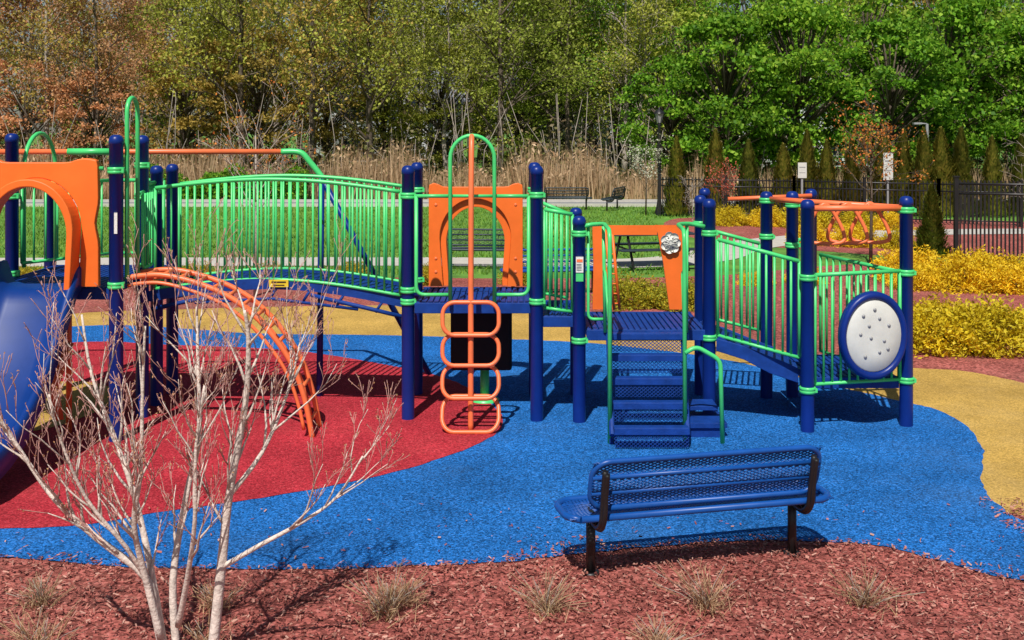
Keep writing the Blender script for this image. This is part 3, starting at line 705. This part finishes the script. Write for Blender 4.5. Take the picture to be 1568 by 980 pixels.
for x, y, s, mt in ((-31, 57, .9, LR), (-27.5, 55.5, .74, LR), (-24.5, 56, .8, LR), (-20.8, 55.5, .72, LR), (-16.8, 57, .95, LB), (-13, 57.5, .98, LB), (-9.9, 59, .85, LB), (-36, 58, 1., LB), (-3.9, 60, .9, LO), (.2, 61, .8, LY), (-7.0, 61, .8, LO)):
    put(rt.choice(midT), x, y, s, mt)
# taller airy oaks between the street and the white house
for x, y, s, mt in ((2.1, 60, .95, LO), (4.6, 62, .9, LY), (6.6, 58.5, .85, LO), (.4, 66, 1.1, LO), (7.6, 66, 1.05, LY), (3.4, 68, 1.1, LO), (-5.5, 64, 1.05, LO)):
    put(rt.choice(airyA), x, y, s, mt, rt.choice([BARK, BARKL]))
for x, y, s in ((7.6, 53, .72), (9.9, 51.5, .93), (13.4, 52, .98), (17.2, 50.5, .9), (20.5, 52.5, 1.05), (24.5, 51, .95), (29, 52, 1.05), (34, 53, 1.1), (39, 55, 1.1)):
    put(rt.choice(dense), x, y, s, LG)
for x, y, s in ((9.5, 60, 1.15), (13.5, 61, 1.35), (19, 60, 1.3), (24, 61, 1.4), (30, 60, 1.35), (36, 62, 1.4)):
    put(rt.choice(midT), x, y, s, rt.choice([LG, LY]))
for i in range(22):
    x = -44 + i * 4.2 + rt.uniform(-1, 1); y = rt.uniform(62, 69); mt = rt.choice(pick(x, y))
    put(rt.choice(airyA + airyB + bareT), x, y, rt.uniform(.85, 1.05), mt, rt.choice([BARK, BARKL]))
for i in range(24):
    x = -56 + i * 4.8 + rt.uniform(-1, 1); y = rt.uniform(84, 90); mt = rt.choice(pick(x, y))
    put(rt.choice(airyB), x, y, rt.uniform(.95, 1.15), mt)
for i in range(26):
    x = -70 + i * 5.6 + rt.uniform(-1, 1); y = rt.uniform(96, 106); mt = rt.choice([LO, LY, LO, LB])
    put(rt.choice(midT), x, y, rt.uniform(1.6, 1.95), mt)
mb = MB(); n = 60000
y = NR.uniform(51, 68, n); x = NR.uniform(-.75, .75, n) * y
hh = 1.6 + 1.2 * np.sin(x * .7 + np.sin(y)) + .8 * np.sin(x * 1.9 + y)
z = np.abs(NR.uniform(0, 1, n)) ** 1.3 * np.clip(hh, .7, 4) * 1.1
mb.leaves(np.stack([x, y, z], 1), NR.uniform(.1, .3, n), 0)
for i in range(700):
    yy = rt.uniform(50.5, 66); xx = rt.uniform(-.7, .7) * yy; h = rt.uniform(1.5, 5)
    mb.tube([(xx, yy, 0), (xx + rt.gauss(0, .2), yy, h * .5), (xx + rt.gauss(0, .5), yy, h)], [.035, .025, .01], 3, 1)
mb.obj("undergrowth", [UND, BARKL])
mb = MB(); n = 10000
y = NR.uniform(46.2, 51.5, n); q = NR.uniform(-.62, .17, n); x = q * y
hh = NR.uniform(1.0, 2.45, n) * (.8 + .25 * np.sin(x * .8) + .16 * np.sin(x * 2.3))
mb.blades(np.stack([x, y, 0 * x], 1), hh, NR.uniform(.03, .08, n), 0, .12)
k = NR.rand(n) < .35
mb.leaves(np.stack([x, y, hh * .9], 1)[k], NR.uniform(.12, .3, k.sum()), 0, .35)
n2 = 2500; y = NR.uniform(47, 49, n2); x = NR.uniform(9, 32, n2); mb.blades(np.stack([x, y, 0 * x], 1), NR.uniform(.5, 1.5, n2), .06, 0, .2)
mb.obj("reed_bed", [REED])
mb = MB(); n = 11000; x = NR.uniform(-15.5, -8.5, n); y = NR.uniform(45.9, 47, n); z = NR.uniform(0, 1, n) ** .7 * (1.1 + .3 * np.sin(x * 2) + .15 * np.sin(x * 5.3))
mb.leaves(np.stack([x, y, z], 1), NR.uniform(.08, .18, n), 0); mb.obj("green_hedge", [LG])

def thuja(name):
    mb = MB(); n = 5200; t = NR.rand(n) ** 1.25; rr = .5 * (1 - t) ** .7 * (1 + .12 * np.sin(t * 25)) * NR.uniform(.6, 1.08, n); a = NR.uniform(0, 2 * math.pi, n)
    rr *= 1 + .15 * np.sin(a * 5 + t * 9)
    c = np.stack([rr * np.cos(a), rr * np.sin(a), .12 + 2.6 * t], 1)
    A = np.stack([np.cos(a) * .5, np.sin(a) * .5, np.ones(n)], 1) * NR.uniform(.04, .10, n)[:, None]
    B = np.stack([-np.sin(a), np.cos(a), NR.normal(0, .3, n)], 1) * NR.uniform(.018, .04, n)[:, None]
    mb.quads(c, A, B, 1); mb.tube([(0, 0, 0), (0, 0, 2.3)], [.06, .02], 6, 0)
    return mb.data(name, [BARK, THU])
th = [thuja("thuja%d" % i) for i in range(2)]
for x in (5.65, 6.95, 8.05, 9.2, 10.15, 10.75, 11.6, 12.6, 13.45, 13.95, 14.6, 15.3, 16.3, 17.4, 18.5):
    s = rt.uniform(.9, 1.12); inst("arborvitae_tree", rt.choice(th), (x, rt.uniform(37.6, 38.2), 0), rt.uniform(0, 6), (s * rt.uniform(1.0, 1.35), s, s))
inst("arborvitae_tree", th[0], (9.75, 25.8, 0), 1, (.8, .8, .62))
def shrub(name):
    mb = MB(); n = 6500
    u = NR.normal(size=(n, 3)); u[:, 2] = np.abs(u[:, 2]); u /= np.linalg.norm(u, axis=1)[:, None]
    az = np.arctan2(u[:, 1], u[:, 0]); lump = 1 + .15 * np.sin(az * 3 + u[:, 2] * 7) + .12 * np.sin(az * 8 + u[:, 2] * 13 + R.uniform(0, 6))
    r = NR.uniform(.5, 1.02, n) ** .8 * lump
    c = u * r[:, None] * np.array([.62, .62, .60])
    A = (u * .6 + np.array([0, 0, .1]) + NR.normal(0, .6, (n, 3))); A /= np.linalg.norm(A, axis=1)[:, None]; A *= NR.uniform(.018, .042, n)[:, None]
    B = np.cross(A, NR.normal(size=(n, 3))); B /= np.linalg.norm(B, axis=1)[:, None]; B *= NR.uniform(.008, .018, n)[:, None]
    mb.quads(c, A, B, 0)
    for i in range(14):
        a = R.uniform(0, 6.28); mb.tube([(0, 0, 0), (.3 * math.cos(a), .3 * math.sin(a), .35)], [.012, .005], 4, 1)
    return mb.data(name, [GOLD, BARK])
shr = [shrub("shrub%d" % i) for i in range(3)]
def shrubs(x0, x1, y0, y1, step, s=1., rows=1, mt=None):
    x = x0
    while x <= x1:
        t = (x - x0) / max(.01, x1 - x0)
        for k in range(rows):
            ss = s * rt.uniform(.7, 1.15)
            inst("golden_cypress_shrub", rt.choice(shr), (x + rt.uniform(-.15, .15), y0 + (y1 - y0) * t + k * .9 + rt.uniform(-.2, .2), 0), rt.uniform(0, 6), (ss * rt.uniform(.95, 1.2), ss, ss * rt.uniform(.85, 1.05)), None, {0: mt} if mt else None)
        x += step
shrubs(5.75, 9.5, 15.2, 14.9, .8, 1.05, 1)
shrubs(6.3, 9.5, 16.2, 15.9, .9, .90, 1)
shrubs(7.5, 12, 20.9, 19.6, .85, 1.05, 1)
shrubs(8.0, 12, 22.0, 20.9, 1.1, 1.0, 1)
shrubs(7.8, 9.8, 28.8, 27.9, .95, .95, 1)
shrubs(6.9, 11.5, 34.5, 33, 1.1, 1.1, 1)
shrubs(-9.5, .5, 21.7, 21.5, 1.6, .62, 1, GOLDG)
shrubs(2.0, 2.7, 18.9, 18.8, .65, .9, 1, GOLDG)
shrubs(4.6, 6.0, 21.3, 21.8, 1.1, .6, 1)
def small_tree(name, H, leaf, n_leaf, ls, loc, seed, crown=.45, bark=BARK, spread=.7):
    mb = MB(); tips = []; rg_ = random.Random(seed)
    z0 = H * crown
    mb.tube([(0, 0, 0), (.02, 0, z0), (.0, .02, H * .8)], [H * .012, H * .009, H * .003], 6, 0)
    for i in range(11):
        a = i * 2.4; zz = z0 + (H * .75 - z0) * i / 11
        grow(mb, V((0, 0, zz)), V((math.cos(a), math.sin(a), .9)).normalized(), H * .26, H * .004, 2, rg_, tips, spread, (3, 4), 0, .12, 4, .15, 3, .004)
    tp = np.array([tuple(t) for t in tips]); c = np.repeat(tp, n_leaf, 0); c = c + NR.normal(0, .06, c.shape)
    if n_leaf: mb.leaves(c, NR.uniform(ls * .6, ls * 1.3, len(c)), 1)
    inst(name, mb.data(name, [bark, leaf]), loc, 0, 1)
small_tree("young_maple_tree", 3.35, ORL, 3, .06, (7.85, 24.3, 0), 3, .45)
small_tree("red_maple_sapling", 2.0, PINK, 2, .06, (6.75, 35.5, 0), 5, .3)
small_tree("white_blossom_tree", 2.7, BLOS, 3, .06, (4.6, 38.2, 0), 8, .3)
small_tree("bare_shrub", 1.6, ORL, 0, .1, (5.6, 34.5, 0), 9, .08, BARKL)
small_tree("bare_shrub", 3.2, ORL, 0, .1, (14.9, 31.5, 0), 10, .1, BARKL, .9)
small_tree("bare_shrub", 3.0, ORL, 0, .1, (16.4, 32.5, 0), 14, .1, BARKL, .9)
small_tree("bare_sapling", 3.6, ORL, 1, .05, (-4.6, 19.9, 0), 11, .4, BARKL)

# ------------------------------------------------------------------ foreground crape myrtle
cm = MB(); rc = random.Random(12)
def twigs(pts, rs, n, L, depth):
    for i in range(n):
        t = rc.uniform(.3, 1.) * (len(pts) - 1); idx = min(len(pts) - 2, int(t)); p = pts[idx].lerp(pts[idx + 1], t - idx)
        ax = (pts[idx + 1] - pts[idx]).normalized(); o = ax.orthogonal().normalized(); o.rotate(Matrix.Rotation(rc.uniform(0, 6.28), 3, ax))
        d = (ax * .85 + o * rc.uniform(.3, .8) + V((0, 0, .35))).normalized(); l = L * rc.uniform(.6, 1.2); r0 = min(rs[idx] * .7, .010 if depth > 1 else .0048)
        q = p.copy(); P = [q.copy()]; RR = [r0]
        for k in range(4):
            d = (d + V((rc.gauss(0, .14), rc.gauss(0, .14), rc.gauss(0, .08) + .07))).normalized(); q = q + d * l / 4; P.append(q.copy()); RR.append(max(.0018, r0 * (1 - .2 * (k + 1))))
        cm.tube(P, RR, 5 if depth > 1 else 4, 0 if depth > 1 else 1)
        if depth > 0: twigs(P, RR, 4 if depth > 1 else 3, l * .52, depth - 1)
        else: cm.leaves(np.array([tuple(P[-1]), tuple(P[-2])]) + NR.normal(0, .004, (2, 3)), .015, 2, .5)
stems = [
 [(-1.95, 6.25, 0), (-2.0, 6.22, .29), (-2.05, 6.2, .5), (-2.31, 6.15, .74), (-2.51, 6.1, .96), (-2.68, 6.1, 1.2), (-2.83, 6.0, 1.53)],
 [(-1.97, 6.27, .1), (-2.03, 6.25, .5), (-2.13, 6.3, .87), (-2.26, 6.35, 1.2), (-2.42, 6.4, 1.57), (-2.5, 6.45, 1.92)],
 [(-1.96, 6.2, .15), (-2.04, 6.15, .55), (-2.06, 6.05, .85), (-2.0, 5.98, 1.16), (-1.98, 5.95, 1.6), (-1.95, 5.9, 1.95)],
 [(-1.90, 6.3, 0), (-1.93, 6.32, .43), (-1.88, 6.4, .87), (-1.82, 6.45, 1.24), (-1.84, 6.5, 1.67), (-1.86, 6.55, 1.95)],
 [(-1.68, 6.2, 0), (-1.62, 6.2, .58), (-1.58, 6.2, .95), (-1.49, 6.2, 1.46), (-1.46, 6.15, 1.82), (-1.47, 6.1, 2.0)],
 [(-1.62, 6.2, .55), (-1.4, 6.15, .69), (-1.15, 6.1, .84), (-.96, 6.1, .98), (-.82, 6.1, 1.2)],
 [(-1.58, 6.2, .95), (-1.42, 6.3, 1.16), (-1.3, 6.4, 1.46), (-1.24, 6.5, 1.75)],
 [(-1.88, 6.25, .2), (-1.78, 6.1, .55), (-1.7, 5.95, .9), (-1.68, 5.9, 1.3), (-1.62, 5.85, 1.65)],
 [(-2.05, 6.2, .5), (-2.12, 6.1, .7), (-2.3, 6.0, 1.0), (-2.4, 5.9, 1.35), (-2.44, 5.85, 1.6)]]
for i, s in enumerate(stems):
    P = cr(s, 4); r0 = (.029, .024, .022, .025, .032, .016, .016, .018, .015)[i]; n = len(P)
    if s[0][2] < .05: P = [V((P[0].x, P[0].y, -.03))] + P; rs = [r0 * 1.3] + [max(.0055, r0 * (1 - .78 * j / n)) for j in range(n)]
    else: rs = [max(.0055, r0 * (1 - .78 * j / n)) for j in range(n)]
    cm.tube(P, rs, 8, 0); twigs(P, rs, 8 if i == 5 else 13, .44, 2)
cm.obj("crape_myrtle_tree", [CRAPE, CRAPT, LR])

def tuft(loc, s=1., mt=DRY):
    mb = MB(); n = 130; a = NR.uniform(0, 6.28, n); r = np.abs(NR.normal(0, .07, n)) * s
    c = np.stack([r * np.cos(a), r * np.sin(a), 0 * a], 1)
    mb.blades(c, NR.uniform(.04, .14, n) * s, .006, 0, .7)
    for i in range(30):
        q = V((R.gauss(0, .03), R.gauss(0, .03), 0)); e = q + V((R.gauss(0, .09), R.gauss(0, .09), R.uniform(.08, .2))) * s
        mb.tube([q, q.lerp(e, .5) + V((0, 0, .02)), e], .0022, 3, 1 if i % 2 else 0)
        for k in range(2): mb.tube([q.lerp(e, .5), e + V((R.gauss(0, .03), R.gauss(0, .03), R.gauss(0, .03)))], .0016, 3, 0)
    inst("dry_grass_tuft", mb.data("tuft", [mt, BARKL]), loc)
for u in ((-2.95, 6.95, 1.0), (-2.72, 6.35, 1.2), (-1.85, 6.9, .9), (-.78, 6.8, 1.25), (-.68, 6.97, .9), (.22, 6.85, 1.2), (1.22, 6.9, 1.4), (2.22, 6.95, 1.1), (.85, 6.35, .9), (-1.75, 6.35, .8)):
    tuft((u[0], u[1], .01), u[2])

# ------------------------------------------------------------------ light, sky, camera
world = bpy.data.worlds.new("World"); scn.world = world; world.use_nodes = True
nt = world.node_tree; bg = nt.nodes['Background']
sky = nt.nodes.new('ShaderNodeTexSky'); sky.sky_type = 'NISHITA'; sky.sun_disc = False
el = math.atan(1 / .74)
sky.sun_elevation = el; sky.sun_rotation = math.radians(193.3)
nt.links.new(sky.outputs[0], bg.inputs[0]); bg.inputs[1].default_value = .06
sd = bpy.data.lights.new("sun", 'SUN'); sd.energy = 5.0; sd.angle = math.radians(.5); sd.color = (1, .955, .88)
so = bpy.data.objects.new("sun", sd); scn.collection.objects.link(so); so.location = (-5, -20, 30)
so.rotation_euler = V((.17, .72, -1)).to_track_quat('-Z', 'Y').to_euler()
cd = bpy.data.cameras.new("camera"); cam = bpy.data.objects.new("camera", cd); scn.collection.objects.link(cam)
cam.location = (0, 0, 3.0); cam.rotation_euler = (math.radians(90), 0, 0)
cd.lens = 39.03; cd.sensor_width = 36; cd.shift_y = -.1869; cd.clip_end = 1500; cd.clip_start = .05
scn.camera = cam
scn.view_settings.view_transform = 'Standard'; scn.view_settings.look = 'None'; scn.view_settings.exposure = 0
